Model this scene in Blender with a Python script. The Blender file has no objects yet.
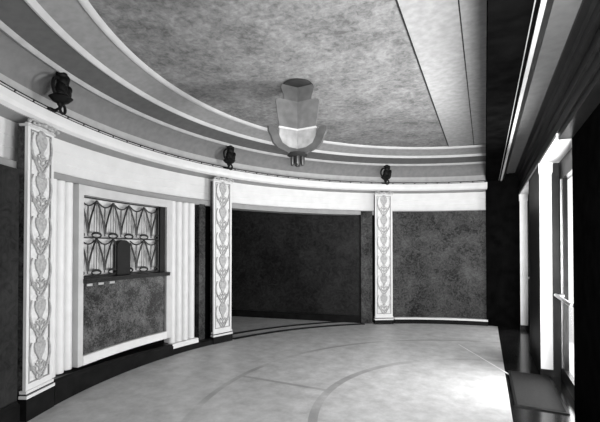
import bpy, bmesh, math, random
from mathutils import Vector, Matrix
random.seed(7)
S = 1.6                      # camera height in metres; plan measures below are in units of S
C = bpy.context.scene.collection
PI = math.pi
TH = math.atan(185/385)
sc = bpy.context.scene

# ------------------------------------------------------------ camera, world, lights
cd = bpy.data.cameras.new('camera'); cam = bpy.data.objects.new('camera', cd); C.objects.link(cam)
cam.location = (-.36*S, -2.55*S, S)
PITCH = math.radians(.8)
cam.rotation_euler = (PI/2+PITCH, 0, TH)
cd.sensor_width = 36; cd.lens = 385/600*36
cd.shift_y = (38-385*math.tan(PITCH))/600
cd.clip_start = .02
sc.camera = cam
sc.view_settings.view_transform = 'Standard'
sc.view_settings.look = 'None'
sc.view_settings.exposure = .38
sc.view_settings.gamma = 1
w = bpy.data.worlds.new('world'); sc.world = w; w.use_nodes = True
w.node_tree.nodes['Background'].inputs[0].default_value = (1, 1, 1, 1)
w.node_tree.nodes['Background'].inputs[1].default_value = 1.3

def area(name, loc, tgt, sx, sy, power, spread=180):
    l = bpy.data.lights.new(name, 'AREA'); l.shape = 'RECTANGLE'; l.size = sx; l.size_y = sy; l.energy = power
    l.spread = math.radians(spread)
    o = bpy.data.objects.new(name, l); C.objects.link(o); o.location = loc
    d = Vector(tgt)-Vector(loc); o.rotation_euler = d.to_track_quat('-Z', 'Y').to_euler()
    return o
# daylight entering by the entrance doors beside and behind the camera
area('daylight_near_doors', (.14*S, -1.55*S, .85*S), (-3*S, -.2*S, 1.35*S), 1.5*S, 1.4*S, 118)
# added fill light behind the camera, brightens the far wall and ceiling
area('added_fill', (-.14*S, -2.72*S, .95*S), (-.75*S, 2.2*S, 1.95*S), .4, .4, 88, 75)

area('daylight_outside_door', (.55*S, .62*S, .55*S), (-1.8*S, .4*S, 1.9*S), .9*S, .8*S, 260)
area('daylight_outside_far_door', (.55*S, 2.4*S, .8*S), (-2*S, 1.6*S, .9*S), .8*S, 1.3*S, 50)

# ------------------------------------------------------------ materials
def new_mat(name):
    m = bpy.data.materials.new(name); m.use_nodes = True
    nt = m.node_tree; b = nt.nodes['Principled BSDF']
    return m, nt, b
def g(v): return (v, v, v, 1)
def mat(name, v, rough=.6, metal=0, var=.12, scale=6, bump=0, coat=0):
    """plain grey with a little procedural unevenness"""
    m, nt, b = new_mat(name)
    tc = nt.nodes.new('ShaderNodeTexCoord'); n = nt.nodes.new('ShaderNodeTexNoise')
    n.inputs['Scale'].default_value = scale; n.inputs['Detail'].default_value = 6
    nt.links.new(tc.outputs['Object'], n.inputs['Vector'])
    r = nt.nodes.new('ShaderNodeValToRGB')
    r.color_ramp.elements[0].position = .3; r.color_ramp.elements[1].position = .7
    r.color_ramp.elements[0].color = g(v*(1-var)); r.color_ramp.elements[1].color = g(min(1, v*(1+var)))
    nt.links.new(n.outputs['Fac'], r.inputs[0]); nt.links.new(r.outputs[0], b.inputs['Base Color'])
    b.inputs['Roughness'].default_value = rough; b.inputs['Metallic'].default_value = metal
    b.inputs['Coat Weight'].default_value = coat
    if bump:
        bp = nt.nodes.new('ShaderNodeBump'); bp.inputs['Strength'].default_value = bump
        nt.links.new(n.outputs['Fac'], bp.inputs['Height']); nt.links.new(bp.outputs[0], b.inputs['Normal'])
    return m
def mottle(name, lo, hi, scale, rough=.5, warp=1.5, p0=.35, p1=.68):
    """cloudy marbled wall covering"""
    m, nt, b = new_mat(name)
    tc = nt.nodes.new('ShaderNodeTexCoord')
    n = nt.nodes.new('ShaderNodeTexNoise'); n.inputs['Scale'].default_value = scale
    n.inputs['Detail'].default_value = 8; n.inputs['Roughness'].default_value = .7; n.inputs['Distortion'].default_value = warp
    nt.links.new(tc.outputs['Object'], n.inputs['Vector'])
    n2 = nt.nodes.new('ShaderNodeTexNoise'); n2.inputs['Scale'].default_value = scale*.17; n2.inputs['Detail'].default_value = 3
    nt.links.new(tc.outputs['Object'], n2.inputs['Vector'])
    mx = nt.nodes.new('ShaderNodeMath'); mx.operation = 'MULTIPLY_ADD'
    nt.links.new(n2.outputs['Fac'], mx.inputs[0]); mx.inputs[1].default_value = .5; 
    sb = nt.nodes.new('ShaderNodeMath'); sb.operation = 'SUBTRACT'; sb.inputs[1].default_value = .25
    nt.links.new(n.outputs['Fac'], sb.inputs[0]); nt.links.new(sb.outputs[0], mx.inputs[2])
    r = nt.nodes.new('ShaderNodeValToRGB')
    r.color_ramp.elements[0].position = p0; r.color_ramp.elements[1].position = p1
    r.color_ramp.elements[0].color = g(lo); r.color_ramp.elements[1].color = g(hi)
    nt.links.new(mx.outputs[0], r.inputs[0]); nt.links.new(r.outputs[0], b.inputs['Base Color'])
    b.inputs['Roughness'].default_value = rough
    return m
M = {}
M['white'] = mat('white_paint', .62, .5, var=.05)
M['offwhite'] = mat('off_white_paint', .48, .55, var=.08)
M['grey'] = mat('grey_paint', .24, .6, var=.1)
M['cove_light'] = mat('cove_pale', .36, .8, var=.1, scale=9)
M['cove_mid'] = mat('cove_mid', .165, .85, var=.12, scale=12)
M['cove_dark'] = mat('cove_dark', .09, .85, var=.12, scale=12)
M['ceil'] = mottle('ceiling_mottled', .085, .27, 15, .9, .4, .3, .70)
M['ceil_strip'] = mat('ceiling_strip', .29, .85, var=.15, scale=14)
M['cove_upper'] = mat('cove_upper', .23, .85, var=.12, scale=14)
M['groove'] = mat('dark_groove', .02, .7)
M['black'] = mat('shade_black', .003, .6, var=.4)  # near-black carries the shade of the unlit beam, end wall and entrance wall
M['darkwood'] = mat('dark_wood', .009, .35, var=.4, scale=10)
M['skirt'] = mat('dark_skirting', .007, .3, var=.4, scale=10)
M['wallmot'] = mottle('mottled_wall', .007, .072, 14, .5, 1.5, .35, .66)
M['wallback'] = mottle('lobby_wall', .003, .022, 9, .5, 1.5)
M['wallleft'] = mottle('dark_left_wall', .008, .03, 8, .5, 1.5)
M['marble'] = mottle('speckled_marble', .004, .12, 30, .35, 1.5, .42, .64)
M['carve'] = mat('carved_relief', .33, .6, var=.25, scale=40)
M['panelwhite'] = mat('carved_ground', .60, .6, var=.12, scale=30)
M['bronze'] = mat('dark_bronze', .022, .4, .4, var=.4, scale=30)
M['bronze2'] = mat('sconce_bronze', .006, .5, .0, var=.5, scale=30)
M['curtain'] = mat('pale_curtain', .50, .8, var=.25, scale=8)
M['steel'] = mat('push_bar_metal', .5, .3, .8)
M['matt'] = mat('doormat', .014, .95, var=.4, scale=60, bump=.5)
M['paper'] = mat('white_card', .4, .8)
M['sun_streak'] = mat('sun_streak_pale', .85, .3)
M['glass_frost'] = mat('lamp_glass', .12, .35, var=.2, scale=10)
M['glass_mid'] = mat('lamp_glass_upper', .08, .4, var=.2, scale=10)
M['glass_light'] = mat('lamp_glass_lower', .26, .4, var=.25, scale=10)
M['glass_fin'] = mat('lamp_fin', .07, .4, var=.2, scale=10)
M['glass_dark'] = mat('lamp_metal', .025, .4, .2)
def glass():
    m, nt, b = new_mat('door_glass')
    nt.nodes.remove(b)
    t = nt.nodes.new('ShaderNodeBsdfTransparent'); t.inputs[0].default_value = g(.95)
    gl = nt.nodes.new('ShaderNodeBsdfGlossy'); gl.inputs['Roughness'].default_value = .02
    mx = nt.nodes.new('ShaderNodeMixShader'); mx.inputs[0].default_value = .06
    nt.links.new(t.outputs[0], mx.inputs[1]); nt.links.new(gl.outputs[0], mx.inputs[2])
    nt.links.new(mx.outputs[0], nt.nodes['Material Output'].inputs['Surface'])
    return m
M['glass'] = glass()
def floor_mat():
    m, nt, b = new_mat('polished_floor')
    L = nt.links; N = nt.nodes
    tc = N.new('ShaderNodeTexCoord'); sp = N.new('ShaderNodeSeparateXYZ'); L.new(tc.outputs['Object'], sp.inputs[0])
    def mth(op, a, bb=None, c=None):
        n = N.new('ShaderNodeMath'); n.operation = op
        for i, q in enumerate((a, bb, c)):
            if q is None: continue
            if isinstance(q, (int, float)): n.inputs[i].default_value = q
            else: L.new(q, n.inputs[i])
        return n.outputs[0]
    x, y = sp.outputs[0], sp.outputs[1]
    r = mth('SQRT', mth('ADD', mth('MULTIPLY', x, x), mth('MULTIPLY', y, y)))
    def band(q, c, hw): return mth('LESS_THAN', mth('ABSOLUTE', mth('SUBTRACT', q, c)), hw)
    ring = band(r, 2.10*S, .022*S)
    ring2 = band(r, 1.36*S, .028*S)
    spoke = mth('MULTIPLY', band(y, 0, .018*S), mth('MULTIPLY', mth('GREATER_THAN', r, 1.36*S), mth('LESS_THAN', r, 2.1*S)))
    tot = mth('MINIMUM', mth('ADD', mth('ADD', ring, ring2), spoke), 1)
    n = N.new('ShaderNodeTexNoise'); n.inputs['Scale'].default_value = 5; n.inputs['Detail'].default_value = 8; n.inputs['Roughness'].default_value = .7
    L.new(tc.outputs['Object'], n.inputs['Vector'])
    cr = N.new('ShaderNodeValToRGB'); cr.color_ramp.elements[0].position = .3; cr.color_ramp.elements[1].position = .7
    cr.color_ramp.elements[0].color = g(.36); cr.color_ramp.elements[1].color = g(.60)
    L.new(n.outputs['Fac'], cr.inputs[0])
    mx = N.new('ShaderNodeMix'); mx.data_type = 'RGBA'; mx.inputs['B'].default_value = g(.2)
    n3 = N.new('ShaderNodeTexNoise'); n3.inputs['Scale'].default_value = .9; L.new(tc.outputs['Object'], n3.inputs['Vector'])
    wear = mth('MULTIPLY', mth('SUBTRACT', n3.outputs['Fac'], .36), 3.2); wear = mth('MINIMUM', mth('MAXIMUM', wear, 0), .6)
    L.new(mth('MULTIPLY', tot, wear), mx.inputs['Factor']); L.new(cr.outputs[0], mx.inputs['A'])
    L.new(mx.outputs['Result'], b.inputs['Base Color'])
    b.inputs['Roughness'].default_value = .42
    return m
for k_ in ('bronze2', 'skirt', 'matt', 'black', 'darkwood', 'groove', 'wallback', 'wallmot', 'wallleft'): M[k_].node_tree.nodes['Principled BSDF'].inputs['Specular IOR Level'].default_value = .12
M['black'].node_tree.nodes['Principled BSDF'].inputs['Specular IOR Level'].default_value = 0
M['floor'] = floor_mat()
M['floor_dark'] = mat('dark_polished_floor', .010, .16, var=.5, scale=5)

# ------------------------------------------------------------ helpers
def obj(name, bm, m, parent=None, smooth=False):
    bmesh.ops.recalc_face_normals(bm, faces=bm.faces)
    me = bpy.data.meshes.new(name); bm.to_mesh(me); bm.free()
    if smooth:
        for p in me.polygons: p.use_smooth = True
        me.set_sharp_from_angle(angle=math.radians(40))
    me.materials.append(m)
    o = bpy.data.objects.new(name, me); C.objects.link(o)
    if parent: o.parent = parent
    return o
def struct(name, bm, m, parent=None, smooth=False):
    o = obj(name, bm, m, parent, smooth)
    if not parent: o['kind'] = 'structure'
    return o
def tag(o, label, cat, group=None):
    o['label'] = label; o['category'] = cat
    if group: o['group'] = group
    return o
def thing(name, label, cat, loc=(0, 0, 0), rz=0, group=None):
    o = bpy.data.objects.new(name, None); C.objects.link(o); o.empty_display_size = .1
    o.location = loc; o.rotation_euler = (0, 0, rz)
    return tag(o, label, cat, group)
def box(bm, x0, x1, y0, y1, z0, z1, mtx=None):
    vs = [Vector((x, y, z)) for z in (z0, z1) for x, y in ((x0, y0), (x1, y0), (x1, y1), (x0, y1))]
    if mtx: vs = [mtx @ v for v in vs]
    v = [bm.verts.new(p) for p in vs]
    for f in ((3, 2, 1, 0), (4, 5, 6, 7), (0, 1, 5, 4), (1, 2, 6, 5), (2, 3, 7, 6), (3, 0, 4, 7)):
        bm.faces.new([v[i] for i in f])
    return bm
def B(*a):
    bm = bmesh.new()
    box(bm, *a); return bm
def pol(a, r, z=0):
    a = math.radians(a); return Vector((r*S*math.cos(a), r*S*math.sin(a), z*S))
def sweep(bm, a0, a1, prof, closed=True, step=1.0):
    """sweep a profile [(r,z)...] in units of S round the circle from a0 to a1 degrees"""
    n = max(2, int(abs(a1-a0)/step)+1)
    rows = []
    for i in range(n+1):
        a = a0+(a1-a0)*i/n
        rows.append([bm.verts.new(pol(a, r, z)) for r, z in prof])
    k = len(prof)
    for i in range(n):
        for j in range(k if closed else k-1):
            j2 = (j+1) % k
            bm.faces.new((rows[i][j], rows[i+1][j], rows[i+1][j2], rows[i][j2]))
    if closed:
        bm.faces.new(rows[0]); bm.faces.new(list(reversed(rows[-1])))
    return bm
def SW(a0, a1, prof, closed=True, step=1.0):
    return sweep(bmesh.new(), a0, a1, prof, closed, step)
def lathe(bm, prof, n=24, org=(0, 0, 0), sx=1, sy=1, rot=0):
    rows = []
    o = Vector(org)
    for r, z in prof:
        if r < 1e-6: rows.append([bm.verts.new(o+Vector((0, 0, z)))])
        else: rows.append([bm.verts.new(o+Vector((sx*r*math.cos(rot+2*PI*i/n), sy*r*math.sin(rot+2*PI*i/n), z))) for i in range(n)])
    for a, b in zip(rows, rows[1:]):
        for i in range(n):
            j = (i+1) % n
            if len(a) == 1 and len(b) == 1: continue
            if len(a) == 1: bm.faces.new((a[0], b[i], b[j]))
            elif len(b) == 1: bm.faces.new((a[i], a[j], b[0]))
            else: bm.faces.new((a[i], a[j], b[j], b[i]))
    if len(rows[0]) > 1: bm.faces.new(list(reversed(rows[0])))
    if len(rows[-1]) > 1: bm.faces.new(rows[-1])
    return bm
def tube(bm, pts, rad, n=8, closed=False):
    pts = [Vector(p) for p in pts]; rows = []
    m = len(pts)
    for i, p in enumerate(pts):
        if closed: t = pts[(i+1) % m]-pts[i-1]
        else: t = pts[min(i+1, m-1)]-pts[max(i-1, 0)]
        t.normalize()
        up = Vector((0, 1, 0)) if abs(t.y) < .9 else Vector((1, 0, 0))
        s = t.cross(up).normalized(); u = s.cross(t)
        r = rad[i] if isinstance(rad, (list, tuple)) else rad
        rows.append([bm.verts.new(p+s*r*math.cos(2*PI*k/n)+u*r*math.sin(2*PI*k/n)) for k in range(n)])
    rng = range(m) if closed else range(m-1)
    for i in rng:
        a, b = rows[i], rows[(i+1) % m]
        for k in range(n):
            bm.faces.new((a[k], a[(k+1) % n], b[(k+1) % n], b[k]))
    if not closed:
        bm.faces.new(list(reversed(rows[0]))); bm.faces.new(rows[-1])
    return bm
def blob(bm, c, rx, ry, rz, n=10, mtx=None):
    ret = bmesh.ops.create_uvsphere(bm, u_segments=n+4, v_segments=n, radius=1)
    for v in ret['verts']:
        v.co = Vector((v.co.x*rx, v.co.y*ry, v.co.z*rz))
        if mtx: v.co = mtx @ v.co
        v.co += Vector(c)
def prism(bm, poly, y0, y1, mtx=None):
    """outline in xz extruded along y"""
    a = [Vector((x, y0, z)) for x, z in poly]; b = [Vector((x, y1, z)) for x, z in poly]
    if mtx: a = [mtx @ v for v in a]; b = [mtx @ v for v in b]
    a = [bm.verts.new(v) for v in a]; b = [bm.verts.new(v) for v in b]
    n = len(a)
    bm.faces.new(a); bm.faces.new(list(reversed(b)))
    for i in range(n): bm.faces.new((a[i], b[i], b[(i+1) % n], a[(i+1) % n]))

# azimuths (degrees about the room centre)
A_END = 96.25                 # where the curved wall meets the beam
A_NEAR = 262                 # curved wall behind the camera
P1, P2, P3 = 201.7, 164.1, 121.5
HW = 2.3                     # half width of a pilaster, degrees
WX = .112                    # inner plane of the entrance wall (x/S)
PX = .033                    # face of entrance piers
BX0, BX1 = -.345, -.155      # beam

# ------------------------------------------------------------ floor
bm = bmesh.new()
vs = [bm.verts.new(((-4.3)*S, -3.4*S, 0)), bm.verts.new((-.22*S, -3.4*S, 0)), bm.verts.new((-.22*S, 3.9*S, 0)), bm.verts.new((-4.3*S, 3.9*S, 0))]
bm.faces.new(vs)
f = bm.faces[:] if False else list(bm.faces)
r = bmesh.ops.extrude_face_region(bm, geom=f)
for v in [e for e in r['geom'] if isinstance(e, bmesh.types.BMVert)]: v.co.z -= .1
struct('floor', bm, M['floor'])
struct('floor_entrance', B(-.22*S, .2*S, -3.4*S, 3.9*S, -.1, 0), M['floor_dark'])  # dark glossy floor; its colour also holds the entrance zone's shade
struct('ground_outside', B(.2*S, 4*S, -3.4*S, 6*S, -.12, -.01), M['white'])
# streak of sunlight from the door gap, modelled as a pale strip
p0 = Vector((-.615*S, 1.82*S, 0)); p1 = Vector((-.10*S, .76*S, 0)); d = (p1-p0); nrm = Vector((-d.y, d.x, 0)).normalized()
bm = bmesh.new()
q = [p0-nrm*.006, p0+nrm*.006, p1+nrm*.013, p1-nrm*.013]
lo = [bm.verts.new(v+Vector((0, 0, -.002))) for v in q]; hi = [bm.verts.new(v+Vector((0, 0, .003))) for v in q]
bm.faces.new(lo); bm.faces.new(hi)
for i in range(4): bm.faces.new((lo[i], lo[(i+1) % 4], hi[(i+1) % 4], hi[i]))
struct('floor_sun_streak', bm, M['sun_streak'])

# ------------------------------------------------------------ curved wall below the frieze
struct('wall_left', SW(A_NEAR, P1+HW+.02, [(3.06, 0), (3.06, 1.463), (3.22, 1.463), (3.22, 0)]), M['wallleft'])
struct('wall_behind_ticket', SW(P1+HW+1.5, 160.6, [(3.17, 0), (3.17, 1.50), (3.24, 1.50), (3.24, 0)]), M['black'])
struct('wall_far', SW(118.9, A_END, [(3.10, 0), (3.10, 1.51), (3.24, 1.51), (3.24, 0)]), M['wallmot'])
struct('wall_far_jamb', SW(127, 124.1, [(3.09, 0), (3.09, 1.51), (3.24, 1.51), (3.24, 0)]), M['wallmot'])
struct('wall_pier_strip', SW(168.7, 167.3, [(3.10, 0), (3.10, 1.47), (3.165, 1.47), (3.165, 0)]), M['wallmot'])
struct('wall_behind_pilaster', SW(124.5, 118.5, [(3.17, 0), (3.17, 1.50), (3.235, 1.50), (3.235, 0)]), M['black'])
# skirtings
def skirt(name, a0, a1, r, h0, h1, back=None):
    bm = bmesh.new(); n = max(2, int(abs(a1-a0)))
    back = back or r+.07
    rows = []
    for i in range(n+1):
        t = i/n; a = a0+(a1-a0)*t; h = h0+(h1-h0)*t
        rows.append([bm.verts.new(pol(a, rr, z)) for rr, z in ((r, 0), (r, h*.82), (r+.012, h*.9), (r+.018, h), (back, h), (back, 0))])
    for i in range(n):
        for j in range(6):
            bm.faces.new((rows[i][j], rows[i+1][j], rows[i+1][(j+1) % 6], rows[i][(j+1) % 6]))
    bm.faces.new(rows[0]); bm.faces.new(list(reversed(rows[-1])))
    return struct(name, bm, M['skirt'])
skirt('baseboard_left', A_NEAR, P1+HW+.2, 3.035, .13, .13)
skirt('baseboard_ticket', P1-HW-.1, 176.0, 3.015, .16, .10, 3.168)
skirt('baseboard_pier', 175.9, 166.3, 3.02, .055, .055, 3.168)
skirt('baseboard_far', 118.7, A_END, 3.04, .055, .055, 3.10)
struct('trim_far_fillet', SW(118.7, A_END, [(3.035, .056), (3.04, .078), (3.099, .078), (3.099, .056)]), M['white'])
struct('trim_pier_fillet', SW(175.9, 169.9, [(3.025, .056), (3.03, .10), (3.1, .10), (3.1, .056)]), M['white'])
# threshold of the lobby opening: two dark curved bands
struct('trim_threshold', SW(161, 126.5, [(3.02, 0), (3.02, .008), (3.07, .008), (3.07, 0)]), M['skirt'])
struct('trim_threshold_inner', SW(161, 127, [(3.24, 0), (3.24, .008), (3.29, .008), (3.29, 0)]), M['skirt'])

# ------------------------------------------------------------ frieze, cornice, coved ceiling
fr = [(3.12, 1.47)]
fr = [(3.115, 1.475), (3.115, 1.52), (3.158, 1.525), (3.158, 1.60), (3.154, 1.605), (3.154, 1.67), (3.150, 1.675), (3.150, 1.775), (3.30, 1.775), (3.30, 1.475)]
struct('trim_frieze', SW(A_NEAR, A_END, fr), M['white'], smooth=False)
struct('trim_architrave', SW(A_NEAR, A_END, [(3.102, 1.462), (3.102, 1.515), (3.114, 1.52), (3.28, 1.52), (3.28, 1.462)]), M['grey'])
co = [(3.151, 1.770), (3.045, 1.785), (3.03, 1.795), (3.022, 1.80), (3.012, 1.825), (3.012, 1.868), (3.30, 1.868), (3.30, 1.770)]
struct('trim_cornice', SW(A_NEAR, A_END, co), M['white'])
struct('trim_soffit_shade', SW(A_NEAR, A_END, [(3.149, 1.763), (3.046, 1.779), (3.047, 1.7865), (3.15, 1.7715)]), M['grey'])  # grey layer puts the shade under the white cornice into colour
struct('trim_cornice_groove', SW(A_NEAR, A_END, [(3.016, 1.868), (3.016, 1.893), (3.06, 1.893), (3.06, 1.868)]), M['groove'])
bm = bmesh.new(); a = A_NEAR-.2
while a-2.5 > A_END:
    sweep(bm, a, a-2.5, [(3.012, 1.876), (3.012, 1.882), (3.017, 1.882), (3.017, 1.876)]); a -= 2.8
struct('trim_cornice_beads', bm, M['offwhite'])
struct('trim_cornice_lip', SW(A_NEAR, A_END, [(3.030, 1.893), (3.036, 1.899), (3.09, 1.899), (3.09, 1.893)]), M['cove_light'])
# bands stop at the beam: clip the swept shells with the plane x = BX0
def clipx(bm, x):
    bmesh.ops.bisect_plane(bm, geom=bm.verts[:]+bm.edges[:]+bm.faces[:], plane_co=(x, 0, 0), plane_no=(1, 0, 0), clear_outer=True)
    return bm
def shell(name, prof, m, th=.03):
    p = prof + [(r+.02, z+th) for r, z in reversed(prof)]
    bm = SW(A_NEAR+20, 80, p, step=1.0)
    clipx(bm, (BX0+.01)*S)
    return struct(name, bm, m, smooth=True)
shell('ceiling_cove_base', [(3.088, 1.885), (3.098, 1.93), (3.09, 1.976)], M['cove_light'])
shell('ceiling_cove_lower', [(3.09, 1.976), (3.05, 2.045), (3.0, 2.085), (2.945, 2.108)], M['cove_mid'])
shell('trim_cove_outer', [(2.95, 2.106), (2.94, 2.098), (2.925, 2.096), (2.91, 2.106), (2.905, 2.118)], M['cove_light'])
shell('ceiling_cove_middle', [(2.905, 2.118), (2.83, 2.145), (2.74, 2.163)], M['cove_dark'])
shell('trim_cove_middle', [(2.742, 2.163), (2.735, 2.153), (2.722, 2.151), (2.710, 2.16), (2.698, 2.175)], M['offwhite'])
shell('ceiling_cove_upper', [(2.698, 2.175), (2.62, 2.20), (2.53, 2.222)], M['cove_upper'])
shell('trim_cove_inner', [(2.532, 2.222), (2.527, 2.211), (2.512, 2.209), (2.500, 2.216), (2.49, 2.232)], M['offwhite'])
# flat centre
bm = bmesh.new()
bmesh.ops.create_circle(bm, cap_ends=True, segments=240, radius=2.53*S)
for v in bm.verts: v.co.z = 2.231*S
r = bmesh.ops.extrude_face_region(bm, geom=list(bm.faces))
for v in [e for e in r['geom'] if isinstance(e, bmesh.types.BMVert)]: v.co.z += .04*S
clipx(bm, (BX0+.01)*S)
struct('ceiling', bm, M['ceil'])
# plain strips of the ceiling along the beam, with their dark joints
def ystrip(name, x0, x1, z0, z1, m, R):
    y = math.sqrt(R*R-max(abs(x0), abs(x1))**2)
    return struct(name, B(x0*S, x1*S, -y*S, y*S, z0*S, z1*S), m)
ystrip('ceiling_strip_plain', -.742, BX0, 2.226, 2.2312, M['ceil_strip'], 2.49)
ystrip('trim_ceiling_joint', -.750, -.743, 2.222, 2.231, M['groove'], 2.46)
ystrip('trim_ceiling_joint_inner', -.473, -.467, 2.221, 2.227, M['groove'], 2.46)
# beam
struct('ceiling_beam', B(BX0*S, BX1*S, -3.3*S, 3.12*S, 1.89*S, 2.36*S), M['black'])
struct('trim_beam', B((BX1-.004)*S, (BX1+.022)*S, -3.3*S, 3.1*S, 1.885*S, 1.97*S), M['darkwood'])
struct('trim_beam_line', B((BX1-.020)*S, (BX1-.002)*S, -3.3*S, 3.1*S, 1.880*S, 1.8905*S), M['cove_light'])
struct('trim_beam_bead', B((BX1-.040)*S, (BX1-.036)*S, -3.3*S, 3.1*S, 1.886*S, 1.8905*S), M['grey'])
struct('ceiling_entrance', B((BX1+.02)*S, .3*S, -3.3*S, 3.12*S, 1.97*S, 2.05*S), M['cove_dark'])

# ------------------------------------------------------------ entrance zone, far end and entrance wall
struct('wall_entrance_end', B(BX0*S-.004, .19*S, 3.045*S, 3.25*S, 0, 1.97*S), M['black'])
# entablature
def yprism(name, prof, y0, y1, m):
    bm = bmesh.new(); a = [bm.verts.new((x*S, y0*S, z*S)) for x, z in prof]; b = [bm.verts.new((x*S, y1*S, z*S)) for x, z in prof]
    n = len(a); bm.faces.new(a); bm.faces.new(list(reversed(b)))
    for i in range(n): bm.faces.new((a[i], a[(i+1) % n], b[(i+1) % n], b[i]))
    return struct(name, bm, m)
yprism('trim_entrance_entablature', [(PX, 1.70), (PX, 1.755), (PX-.012, 1.762), (PX-.012, 1.775), (PX+.012, 1.78), (PX+.012, 1.86), (PX-.01, 1.875), (PX-.015, 1.905), (PX-.03, 1.915), (PX-.045, 1.95), (PX-.045, 1.9695), (.4, 1.9695), (.4, 1.70)], -3.3, 3.04, M['darkwood'])
yprism('trim_entrance_soffit', [(PX, 1.678), (PX, 1.70), (.25, 1.70), (.25, 1.678)], .22, 3.04, M['white'])
yprism('trim_entrance_soffit_near', [(PX+.01, 1.66), (PX+.01, 1.70), (.25, 1.70), (.25, 1.66)], -3.3, .22, M['darkwood'])
# near wall (dark) and piers; side faces white
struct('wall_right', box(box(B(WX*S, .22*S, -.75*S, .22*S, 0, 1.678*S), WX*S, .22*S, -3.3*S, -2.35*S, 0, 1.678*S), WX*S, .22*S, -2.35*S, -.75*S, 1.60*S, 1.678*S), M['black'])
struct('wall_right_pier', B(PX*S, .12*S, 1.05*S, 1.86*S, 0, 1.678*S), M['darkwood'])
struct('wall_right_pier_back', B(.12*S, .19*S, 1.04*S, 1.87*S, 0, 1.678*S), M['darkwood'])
def jamb(name, y):
    root = thing(name, '', 'pilaster')
    return root
def jamb_build(y, z0, label):
    r_ = thing('door_jamb_pilaster', label, 'pilaster', (PX*S, y*S, 0))
    obj('shaft', B(0, .082*S, 0, .02*S, z0*S, 1.59*S), M['white'], r_)
    obj('capital', box(B(-.006*S, .088*S, -.012*S, .02*S, 1.60*S, 1.665*S), -.002*S, .084*S, -.006*S, .02*S, 1.59*S, 1.60*S), M['white'], r_)
    obj('fillet', B(-.008*S, .09*S, -.016*S, .02*S, 1.665*S, 1.678*S), M['white'], r_)
    obj('plinth', B(-.004*S, .086*S, -.006*S, .02*S, 0, z0*S), M['darkwood'], r_)
    return r_
jamb_build(1.03, .055, 'tall white pilaster beside the nearer glazed entrance door')
jamb_build(2.96, .055, 'narrow white pilaster at the far entrance opening, beyond the dark pier')
struct('wall_right_far', B(.115*S, .19*S, 2.96*S, 3.045*S, 0, 1.678*S), M['darkwood'])

# glazed doors
def glazed_door(name, y0, y1, x, top, bar):
    r_ = bpy.data.objects.new(name, None); C.objects.link(r_); r_['kind'] = 'structure'
    r_.location = (x*S, y0*S, 0)
    L = (y1-y0)*S; t = .03*S
    fw = .10*S
    bm = bmesh.new()
    box(bm, 0, t, 0, fw*.35, 0, 1.675*S)
    box(bm, 0, t, L-fw*1.4, L, 0, 1.675*S)
    box(bm, 0, t, fw*.35, L-fw*1.4, 0, .10*S)
    box(bm, 0, t, fw*.35, L-fw*1.4, top*S, 1.675*S)
    obj('door_frame', bm, M['darkwood'], r_)
    obj('door_glass', B(t*.4, t*.6, fw*.35, L-fw*1.4, .10*S, top*S), M['glass'], r_)
    obj('glazing_bar', B(-.008*S, 0, L-fw*.9, L-fw*.78, .1*S, top*S), M['steel'], r_)
    if bar:
        bm = bmesh.new()
        z = .655*S
        tube(bm, [(-.05*S, .05*S, z), (-.05*S, L-.13*S, z)], .012*S, 10)
        for yy in (.08*S, L-.17*S): tube(bm, [(-.05*S, yy, z), (0, yy, z)], .010*S, 8)
        b = obj('push_bar', bm, M['steel'], r_, True); b['label'] = 'pale metal push bar'
    return r_
glazed_door('door_1', .23, 1.02, .165, 1.53, True)
glazed_door('door_2', 1.88, 2.95, .165, 1.53, True)
# doormat in front of the nearer door
dm = thing('doormat', 'dark doormat lying in front of the nearer glazed entrance door', 'doormat', (-.05*S, .72*S, 0))
obj('pile', B(-.13*S, .13*S, -.45*S, .30*S, .002, .014), M['matt'], dm)
obj('border', box(box(box(B(-.145*S, -.13*S, -.465*S, .315*S, .001, .012), .13*S, .145*S, -.465*S, .315*S, .001, .012), -.13*S, .13*S, -.465*S, -.45*S, .001, .012), -.13*S, .13*S, .30*S, .315*S, .001, .012), M['darkwood'], dm)

# ------------------------------------------------------------ lobby behind the opening
def wallseg(name, p, q, z0, z1, th, m):
    p = Vector((p[0]*S, p[1]*S, 0)); q = Vector((q[0]*S, q[1]*S, 0)); d = (q-p); L = d.length
    bm = B(0, L, 0, th*S, z0*S, z1*S)
    for v in bm.verts: v.co = p+Matrix.Rotation(math.atan2(d.y, d.x), 3, 'Z') @ v.co
    return struct(name, bm, m)
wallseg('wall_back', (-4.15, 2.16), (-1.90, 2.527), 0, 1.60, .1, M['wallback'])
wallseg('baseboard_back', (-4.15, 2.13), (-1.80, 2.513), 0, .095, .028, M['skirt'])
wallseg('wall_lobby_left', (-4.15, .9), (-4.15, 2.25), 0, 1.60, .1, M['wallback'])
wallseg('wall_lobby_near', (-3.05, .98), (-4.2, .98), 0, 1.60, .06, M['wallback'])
struct('ceiling_lobby', SW(170, 122, [(3.30, 1.60), (3.30, 1.64), (4.9, 1.64), (4.9, 1.60)]), M['black'])

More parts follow.
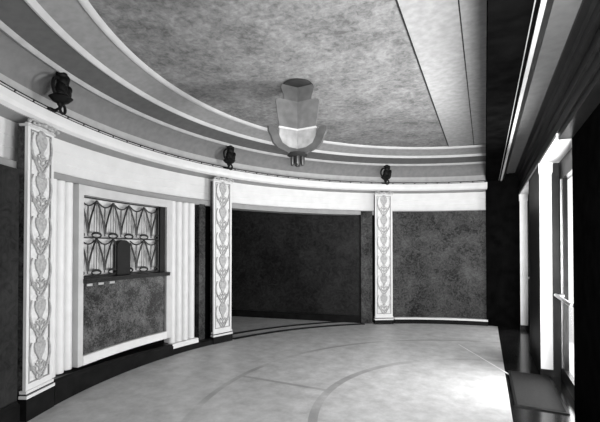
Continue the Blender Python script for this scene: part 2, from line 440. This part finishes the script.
# ------------------------------------------------------------ carved pilasters
W = .118                     # half width / S
def urn_motif(z, s):
    """carved urn with leaves; returns bmesh in pilaster coordinates (front towards -y)"""
    bm = bmesh.new()
    def P_(l): return [(x*s, z+zz*s) for x, zz in l]
    y0, y1 = -.006*S, .004*S
    # cup
    cup = [(-.030, .075), (-.034, .055), (-.028, .03), (-.014, .008), (-.008, -.005), (-.018, -.014), (.018, -.014), (.008, -.005), (.014, .008), (.028, .03), (.034, .055), (.030, .075)]
    prism(bm, P_(cup), y0, y1)
    blob(bm, (0, -.004*S, z+.083*s), .024*s, .008*S, .016*s, 6)
    # stem
    prism(bm, P_([(-.004, -.014), (-.004, -.10), (.004, -.10), (.004, -.014)]), y0*.6, y1)
    for sg in (-1, 1):
        # long curling leaves rising beside the cup
        pts = [(sg*s*(.012+.052*math.sin(t*2.3)), -.003*S, z+s*(-.09+.17*t)) for t in [i/9 for i in range(10)]]
        tube(bm, pts, [.0045*s*(1-abs(i/9-.45)) + .001*s for i in range(10)], 6)
        # scroll
        pts = [(sg*s*(.036+.018*(1-k/14)*math.cos(k*.55)), -.003*S, z+s*(-.045+.020*(1-k/14)*math.sin(k*.55))) for k in range(14)]
        tube(bm, pts, .003*s, 6)
        # small leaves on the stem
        for q in (-.03, -.062, -.088):
            mt = Matrix.Rotation(sg*.8, 3, 'Y')
            blob(bm, (sg*.014*s, -.003*S, z+q*s), .006*s, .005*S, .019*s, 6, mt)
    return bm
def pilaster(az, base, label, W=W):
    r_ = thing('carved_pilaster', label, 'pilaster', pol(az, 3.02), math.radians(az)-PI/2, 'carved pilasters on the curved wall')
    w = W*S; dp = .068*S
    # local: x across, +y away from the room centre (into the wall), origin at front face
    b1 = (base+.045)*S
    body = bmesh.new()
    box(body, -w, w, .008*S, .020*S, b1, 1.745*S)
    obj('core', B(-w+.004*S, w-.004*S, .020*S, dp, 0, 1.735*S), M['wallmot'], r_)
    box(body, -w, -w+.020*S, 0, .008*S, b1, 1.745*S)
    box(body, w-.020*S, w, 0, .008*S, b1, 1.745*S)
    box(body, -w+.02*S, w-.02*S, 0, .008*S, b1, b1+.035*S)
    box(body, -w+.02*S, w-.02*S, 0, .008*S, 1.71*S, 1.745*S)
    obj('shaft', body, M['white'], r_)
    z0 = b1+.035*S; z1 = 1.71*S
    obj('panel_ground', B(-w+.033*S, w-.033*S, .0045*S, .0085*S, z0+.012*S, z1-.012*S), M['panelwhite'], r_)
    bead = bmesh.new()
    for x0, x1, a, b in ((-w+.022*S, -w+.028*S, z0, z1), (w-.028*S, w-.022*S, z0, z1), (-w+.028*S, w-.028*S, z0, z0+.006*S), (-w+.028*S, w-.028*S, z1-.006*S, z1)):
        box(bead, x0, x1, -.001*S, .008*S, a, b)
    obj('panel_bead', bead, M['grey'], r_)
    n = 6; per = (z1-z0)/n
    for i in range(n):
        o = obj('urn_carving', urn_motif(z0+per*(i+.52), per/.19), M['carve'], r_, True)
    # base mouldings and plinth
    bm = bmesh.new()
    box(bm, -w-.006*S, w+.006*S, -.008*S, .035*S, (base+.028)*S, b1)
    obj('base_moulding', bm, M['white'], r_)
    obj('base_fillet', B(-w-.002*S, w+.002*S, -.004*S, .035*S, (base+.018)*S, (base+.028)*S), M['groove'], r_)
    obj('base_step', B(-w-.010*S, w+.010*S, -.014*S, .035*S, base*S, (base+.018)*S), M['white'], r_)
    obj('plinth', B(-w-.008*S, w+.008*S, -.012*S, dp, 0, base*S), M['skirt'], r_)
    # capital: thin slab and carved scrolls under the cornice
    cap = bmesh.new()
    box(cap, -w-.008*S, w+.008*S, -.004*S, .05*S, 1.722*S, 1.735*S)
    obj('capital', cap, M['offwhite'], r_)
    sc_ = bmesh.new()
    for sg in (-1, 1):
        pts = [(sg*S*(.075+.040*(1-k/16)*math.cos(k*.5)), -.018*S, S*(1.748+.020*(1-k/16)*math.sin(k*.5))) for k in range(16)]
        tube(sc_, pts, .007*S, 6)
        for j in range(3):
            blob(sc_, (sg*S*(.012+.022*j), -.020*S, S*(1.752-.004*j)), .014*S, .014*S, .011*S, 6)
        blob(sc_, (sg*.118*S, -.018*S, 1.748*S), .012*S, .012*S, .012*S, 6)
    blob(sc_, (0, -.024*S, 1.752*S), .020*S, .018*S, .016*S, 8)
    obj('capital_scroll', sc_, M['carve'], r_, True)
    return r_
pilaster(P1, .130, 'white carved pilaster at the left, nearest the camera, left of the ticket window', .107)
pilaster(P2, .075, 'white carved pilaster between the ticket window and the dark lobby opening')
pilaster(P3, .055, 'white carved pilaster at the right end of the dark lobby opening, the farthest')

# ------------------------------------------------------------ fluted surrounds
def fluted(a0, a1, n, zb, step, label):
    am = (a0+a1)/2
    r_ = thing('fluted_panel', label, 'panel', pol(am, 3.08))
    inv = r_.location
    da = (a1-a0)/n
    for i in range(n):
        bm = bmesh.new()
        s0 = a0+da*i; k = 8; rows = []
        zz = zb+step*i
        for j in range(k+1):
            t = j/k; rr = 3.095-.028*math.sin(PI*t)**.6
            a = s0+da*(t*.92+.04)
            rows.append([pol(a, rr, zz)-inv, pol(a, rr, 1.462)-inv, pol(a, 3.165, 1.462)-inv, pol(a, 3.165, zz)-inv])
        R_ = [[bm.verts.new(v) for v in row] for row in rows]
        for a, b in zip(R_, R_[1:]):
            for q in range(4): bm.faces.new((a[q], b[q], b[(q+1) % 4], a[(q+1) % 4]))
        bm.faces.new(R_[0]); bm.faces.new(list(reversed(R_[-1])))
        obj('flute', bm, M['white'], r_, True)
    return r_
fluted(198.9, 194.9, 3, .158, .004, 'white fluted panel left of the ticket window, beside the nearest pilaster')
fluted(175.7, 169.9, 4, .10, 0, 'white fluted panel right of the ticket window')

# ------------------------------------------------------------ ticket window
TL, TR = 194.7, 175.8
IL, IR = 193.8, 177.0
tm = (TL+TR)/2
org = pol(tm, 3.06)
tw = thing('ticket_window', 'ticket window with a bronze grille over a speckled marble front, between fluted panels', 'ticket window', org)
def reloc(bm):
    for v in bm.verts: v.co -= org
    return bm
bm = bmesh.new()
sweep(bm, TL, IL, [(3.05, .165), (3.05, 1.461), (3.166, 1.461), (3.166, .165)])
sweep(bm, IR, TR, [(3.05, .165), (3.05, 1.461), (3.166, 1.461), (3.166, .165)])
sweep(bm, IL, IR, [(3.05, 1.392), (3.05, 1.461), (3.166, 1.461), (3.166, 1.392)])
sweep(bm, IL, IR, [(3.05, .165), (3.05, .232), (3.166, .232), (3.166, .165)])
obj('frame', reloc(bm), M['offwhite'], tw)
bm = SW(IL, IR, [(3.045, .165), (3.045, .228), (3.05, .228), (3.05, .165)])
obj('frame_sill', reloc(bm), M['white'], tw)
obj('marble_front', reloc(SW(IL, IR, [(3.075, .232), (3.075, .752), (3.16, .752), (3.16, .232)])), M['marble'], tw)
obj('ledge', reloc(SW(IL+.05, IR-.25, [(3.02, .752), (3.015, .785), (3.16, .785), (3.16, .752)])), M['bronze'], tw)
obj('pale_screen', reloc(SW(IL, IR, [(3.135, .785), (3.135, 1.392), (3.145, 1.392), (3.145, .785)])), M['curtain'], tw)
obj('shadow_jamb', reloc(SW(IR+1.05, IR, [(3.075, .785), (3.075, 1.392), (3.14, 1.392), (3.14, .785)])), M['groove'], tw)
GL, GR = IL-.15, IR+1.1
GRAD = 3.095
def gp(u, z, r=GRAD): return pol(GL+(GR-GL)*u, r, z)-org
# arched shutter
bm = bmesh.new()
u0, u1 = .445, .61
um = (u0+u1)/2; hw = (u1-u0)/2
prof = [(u0, .786), (u1, .786), (u1, 1.02)]+[(um+hw*math.cos(t), 1.02+.055*math.sin(t)) for t in [PI*i/12 for i in range(1, 12)]]+[(u0, 1.02)]
fa = [bm.verts.new(gp(u, z, 3.085)) for u, z in prof]; fb = [bm.verts.new(gp(u, z, 3.13)) for u, z in prof]
bm.faces.new(fa); bm.faces.new(list(reversed(fb)))
for i in range(len(fa)): bm.faces.new((fa[i], fb[i], fb[(i+1) % len(fa)], fa[(i+1) % len(fa)]))
obj('arched_shutter', bm, M['groove'], tw)
# grille
gb = .0052*S
def in_arch(u, z): return u0-.005 < u < u1+.005 and z < 1.075
def gbar(bm, pts, rad=gb, n=6):
    run = []
    for u, z in pts+[None] if False else pts:
        if in_arch(u, z) or u < -.001 or u > 1.001:
            if len(run) > 1: tube(bm, [gp(*q) for q in run], rad, n)
            run = []
        else: run.append((u, z))
    if len(run) > 1: tube(bm, [gp(*q) for q in run], rad, n)
N = 5; Z0, Z1, Z2 = .80, 1.085, 1.375
gm = bmesh.new()
bars = []
gbar(gm, [(i/20, Z2+.008) for i in range(21)], gb)
gbar(gm, [(i/20, Z1) for i in range(21)], gb*.9)
gbar(gm, [(i/40, Z0-.004) for i in range(41)], gb*1.3)
gbar(gm, [(0.004, Z0+(Z2-Z0)*i/12) for i in range(13)], gb)
gbar(gm, [(0.996, Z0+(Z2-Z0)*i/12) for i in range(13)], gb)
obj('grille_frame', gm, M['bronze'], tw, True)
for tier_, (za, zb) in enumerate(((Z0, Z1), (Z1, Z2))):
    for i in range(N+1):
        c0 = (i-.5)/N; cw = 1/N
        bm = bmesh.new()
        H_ = zb-za
        for sg in (-1, 1):
            # heavy pointed curve: from the peak down and out to the cell edges
            pts = [(c0+cw*(.5+sg*(.02+.46*(1-(1-t)**1.6))), zb-H_*(.02+.86*t)) for t in [k/18 for k in range(19)]]
            gbar(bm, pts, gb*1.3)
            # scallop between peak and cell edge
            pts = [(c0+cw*(.5+sg*.5*t), zb-H_*(.02+.15*math.sin(t*PI/2))) for t in [k/10 for k in range(11)]]
            gbar(bm, pts, gb*1.0)
            gbar(bm, [(c0+cw*(.5+sg*.15), za+H_*(.14+.66*k/10)) for k in range(11)], gb*.4)
        gbar(bm, [(c0+cw*.5, za+H_*(.12+.80*k/10)) for k in range(11)], gb*.5)
        gbar(bm, [(c0+cw*.985, za+H_*(.05+.76*k/10)) for k in range(11)], gb*.9)
        # oval node at the foot, with a cross piece
        pts = [(c0+cw*(.5+.27*math.cos(t)), za+H_*(.075+.07*math.sin(t))) for t in [2*PI*k/28 for k in range(29)]]
        gbar(bm, pts, gb*1.1)
        gbar(bm, [(c0+cw*(.27+.46*k/8), za+H_*(.10+.03*math.sin(PI*k/8))) for k in range(9)], gb*1.5)
        if len(bm.verts): obj('grille_panel', bm, M['bronze'], tw, True)
        else: bm.free()
# little cards under the ledge
for i, u in enumerate((.09, .225, .36)):
    c = pol(GL+(GR-GL)*u, 3.070, .735)
    o = obj('price_card', B(-.026*S, .026*S, -.002*S, .004*S, -.009*S, .008*S), M['paper'])
    o.location = c; o.rotation_euler = (0, 0, math.radians(GL+(GR-GL)*u)-PI/2)
    tag(o, ['small white card under the ticket ledge, leftmost of three', 'small white card under the ticket ledge, middle of three', 'small white card under the ticket ledge, rightmost of three'][i], 'card', 'white cards under the ticket ledge')

# ------------------------------------------------------------ bronze sconces on the cornice
def sconce(az, label):
    r_ = thing('wall_sconce', label, 'sconce', pol(az, 3.0, 1.872), math.radians(az)-PI/2, 'dark sconces along the cornice')
    k = S
    bm = bmesh.new()    # foot on the cornice and bracket
    box(bm, -.03*k, .03*k, -.01*k, .05*k, 0, .012*k)
    tube(bm, [(0, .02*k, .01*k), (0, -.02*k, .0), (0, -.055*k, .02*k), (0, -.06*k, .05*k)], .010*k, 8)
    obj('bracket', bm, M['bronze2'], r_, True)
    bm = bmesh.new()    # pendant loop
    tube(bm, [(.010*k+.024*k*math.cos(t), -.06*k, .010*k+.028*k*math.sin(t)) for t in [2*PI*i/16 for i in range(16)]], .009*k, 8, True)
    blob(bm, (-.018*k, -.06*k, .036*k), .014*k, .014*k, .020*k, 8)
    obj('pendant_loop', bm, M['bronze2'], r_, True)
    bm = bmesh.new()    # bowl
    lathe(bm, [(.012*k, .035*k), (.045*k, .05*k), (.068*k, .075*k), (.055*k, .085*k), (.03*k, .09*k)], 16, (-.005*k, -.06*k, 0))
    obj('bowl', bm, M['bronze2'], r_, True)
    bm = bmesh.new()    # lobed body
    for x, z, a, b in ((.0, .13, .042, .055), (.040, .115, .026, .045), (.052, .145, .018, .030), (.012, .185, .040, .045), (.0, .222, .034, .026), (.028, .205, .024, .030), (-.022, .10, .03, .03)):
        blob(bm, (x*k, -.06*k, z*k), a*k, .034*k, b*k, 8)
    obj('lobed_body', bm, M['bronze2'], r_, True)
    bm = bmesh.new()    # curled handle on the left
    tube(bm, [((-.03-.045*math.sin(t))*k, -.06*k, (.135+.058*math.cos(t)*-1)*k) for t in [PI*i/12 for i in range(13)]], .010*k, 8)
    obj('curled_handle', bm, M['bronze2'], r_, True)
    bm = bmesh.new()
    for i in range(5):
        a = -1.0+i*.5
        blob(bm, ((.008+.030*math.sin(a))*k, -.06*k, (.225+.020*math.cos(a))*k), .011*k, .020*k, .016*k, 6)
    obj('crest', bm, M['bronze2'], r_, True)
    return r_
sconce(P1-1.2, 'dark bronze sconce on the cornice at the left, above the nearest pilaster')
sconce(P2-.5, 'dark bronze sconce on the cornice left of the chandelier')
sconce(P3-.2, 'dark bronze sconce on the cornice right of the chandelier, above the farthest pilaster')

# ------------------------------------------------------------ chandelier
CH = Vector((-1.62*S, .03*S, 2.231*S))
ch = thing('ceiling_light', 'stepped glass and metal ceiling light hanging below the mottled ceiling', 'ceiling light', CH)
dcam = Vector((cam.location.x-CH.x, cam.location.y-CH.y)); rot0 = math.atan2(dcam.y, dcam.x)
u = S/134.0                  # one photo pixel at the light's distance
RT = Matrix.Rotation(rot0-PI/2, 3, 'Z')          # orientation of the three wings
def plates(name, outl, m, th=.55, inner=0):
    """three wings at 120 degrees cut to the same stepped outline [(x, drop)...]"""
    for k in range(3):
        bm = bmesh.new()
        mt = RT @ Matrix.Rotation(math.radians(-90+120*k), 3, 'Z')
        prism(bm, [(x*1.14*u, -z*u) for x, z in outl], -th*u, th*u, mt)
        obj(name, bm, m, ch)
bm = bmesh.new(); lathe(bm, [(15*u, 0), (16*u, -1.5*u), (14*u, -3*u)], 28)
obj('ceiling_plate', bm, M['glass_dark'], ch, True)
plates('upper_glass', [(.4, 3), (15.5, 3), (16.5, 6), (14.2, 13), (13.5, 17.5), (.4, 17.5)], M['glass_mid'])
plates('middle_glass', [(.4, 17.5), (17, 17.5), (20.5, 18.5), (21.5, 21), (20.2, 32), (18, 45), (.4, 45)], M['glass_frost'])
plates('middle_rim', [(.4, 45), (18.6, 45), (18.6, 46.6), (.4, 46.6)], M['offwhite'], 1.3)
plates('lower_glass', [(.4, 46.6), (18, 46.6), (18.4, 55), (15.5, 61), (9, 64.5), (.4, 65)], M['glass_light'])
plates('curved_fin', [(19.5, 50), (21.5, 47.5), (25.5, 45.5), (28.8, 47), (28.6, 51), (26, 56), (24, 62), (19.5, 66.5), (12, 69), (8, 71), (.4, 71), (.4, 65), (9, 64.5), (15.5, 61), (18.4, 55)], M['glass_fin'], 1.6)
bm = bmesh.new(); lathe(bm, [(6*u, -68.5*u), (10*u, -69.5*u), (10.5*u, -71.5*u), (7*u, -73*u)], 16)
obj('bottom_plate', bm, M['glass_dark'], ch, True)
bm = bmesh.new()
for x, y_ in ((-5, 0), (5, 0), (0, -4), (0, 4)):
    lathe(bm, [(2.2*u, -72*u), (2.2*u, -80*u), (1.4*u, -81.5*u)], 10, RT @ Vector((x*u, y_*u, 0)))
lathe(bm, [(3.2*u, -72*u), (2.6*u, -82*u)], 10)
obj('finial', bm, M['glass_dark'], ch, True)
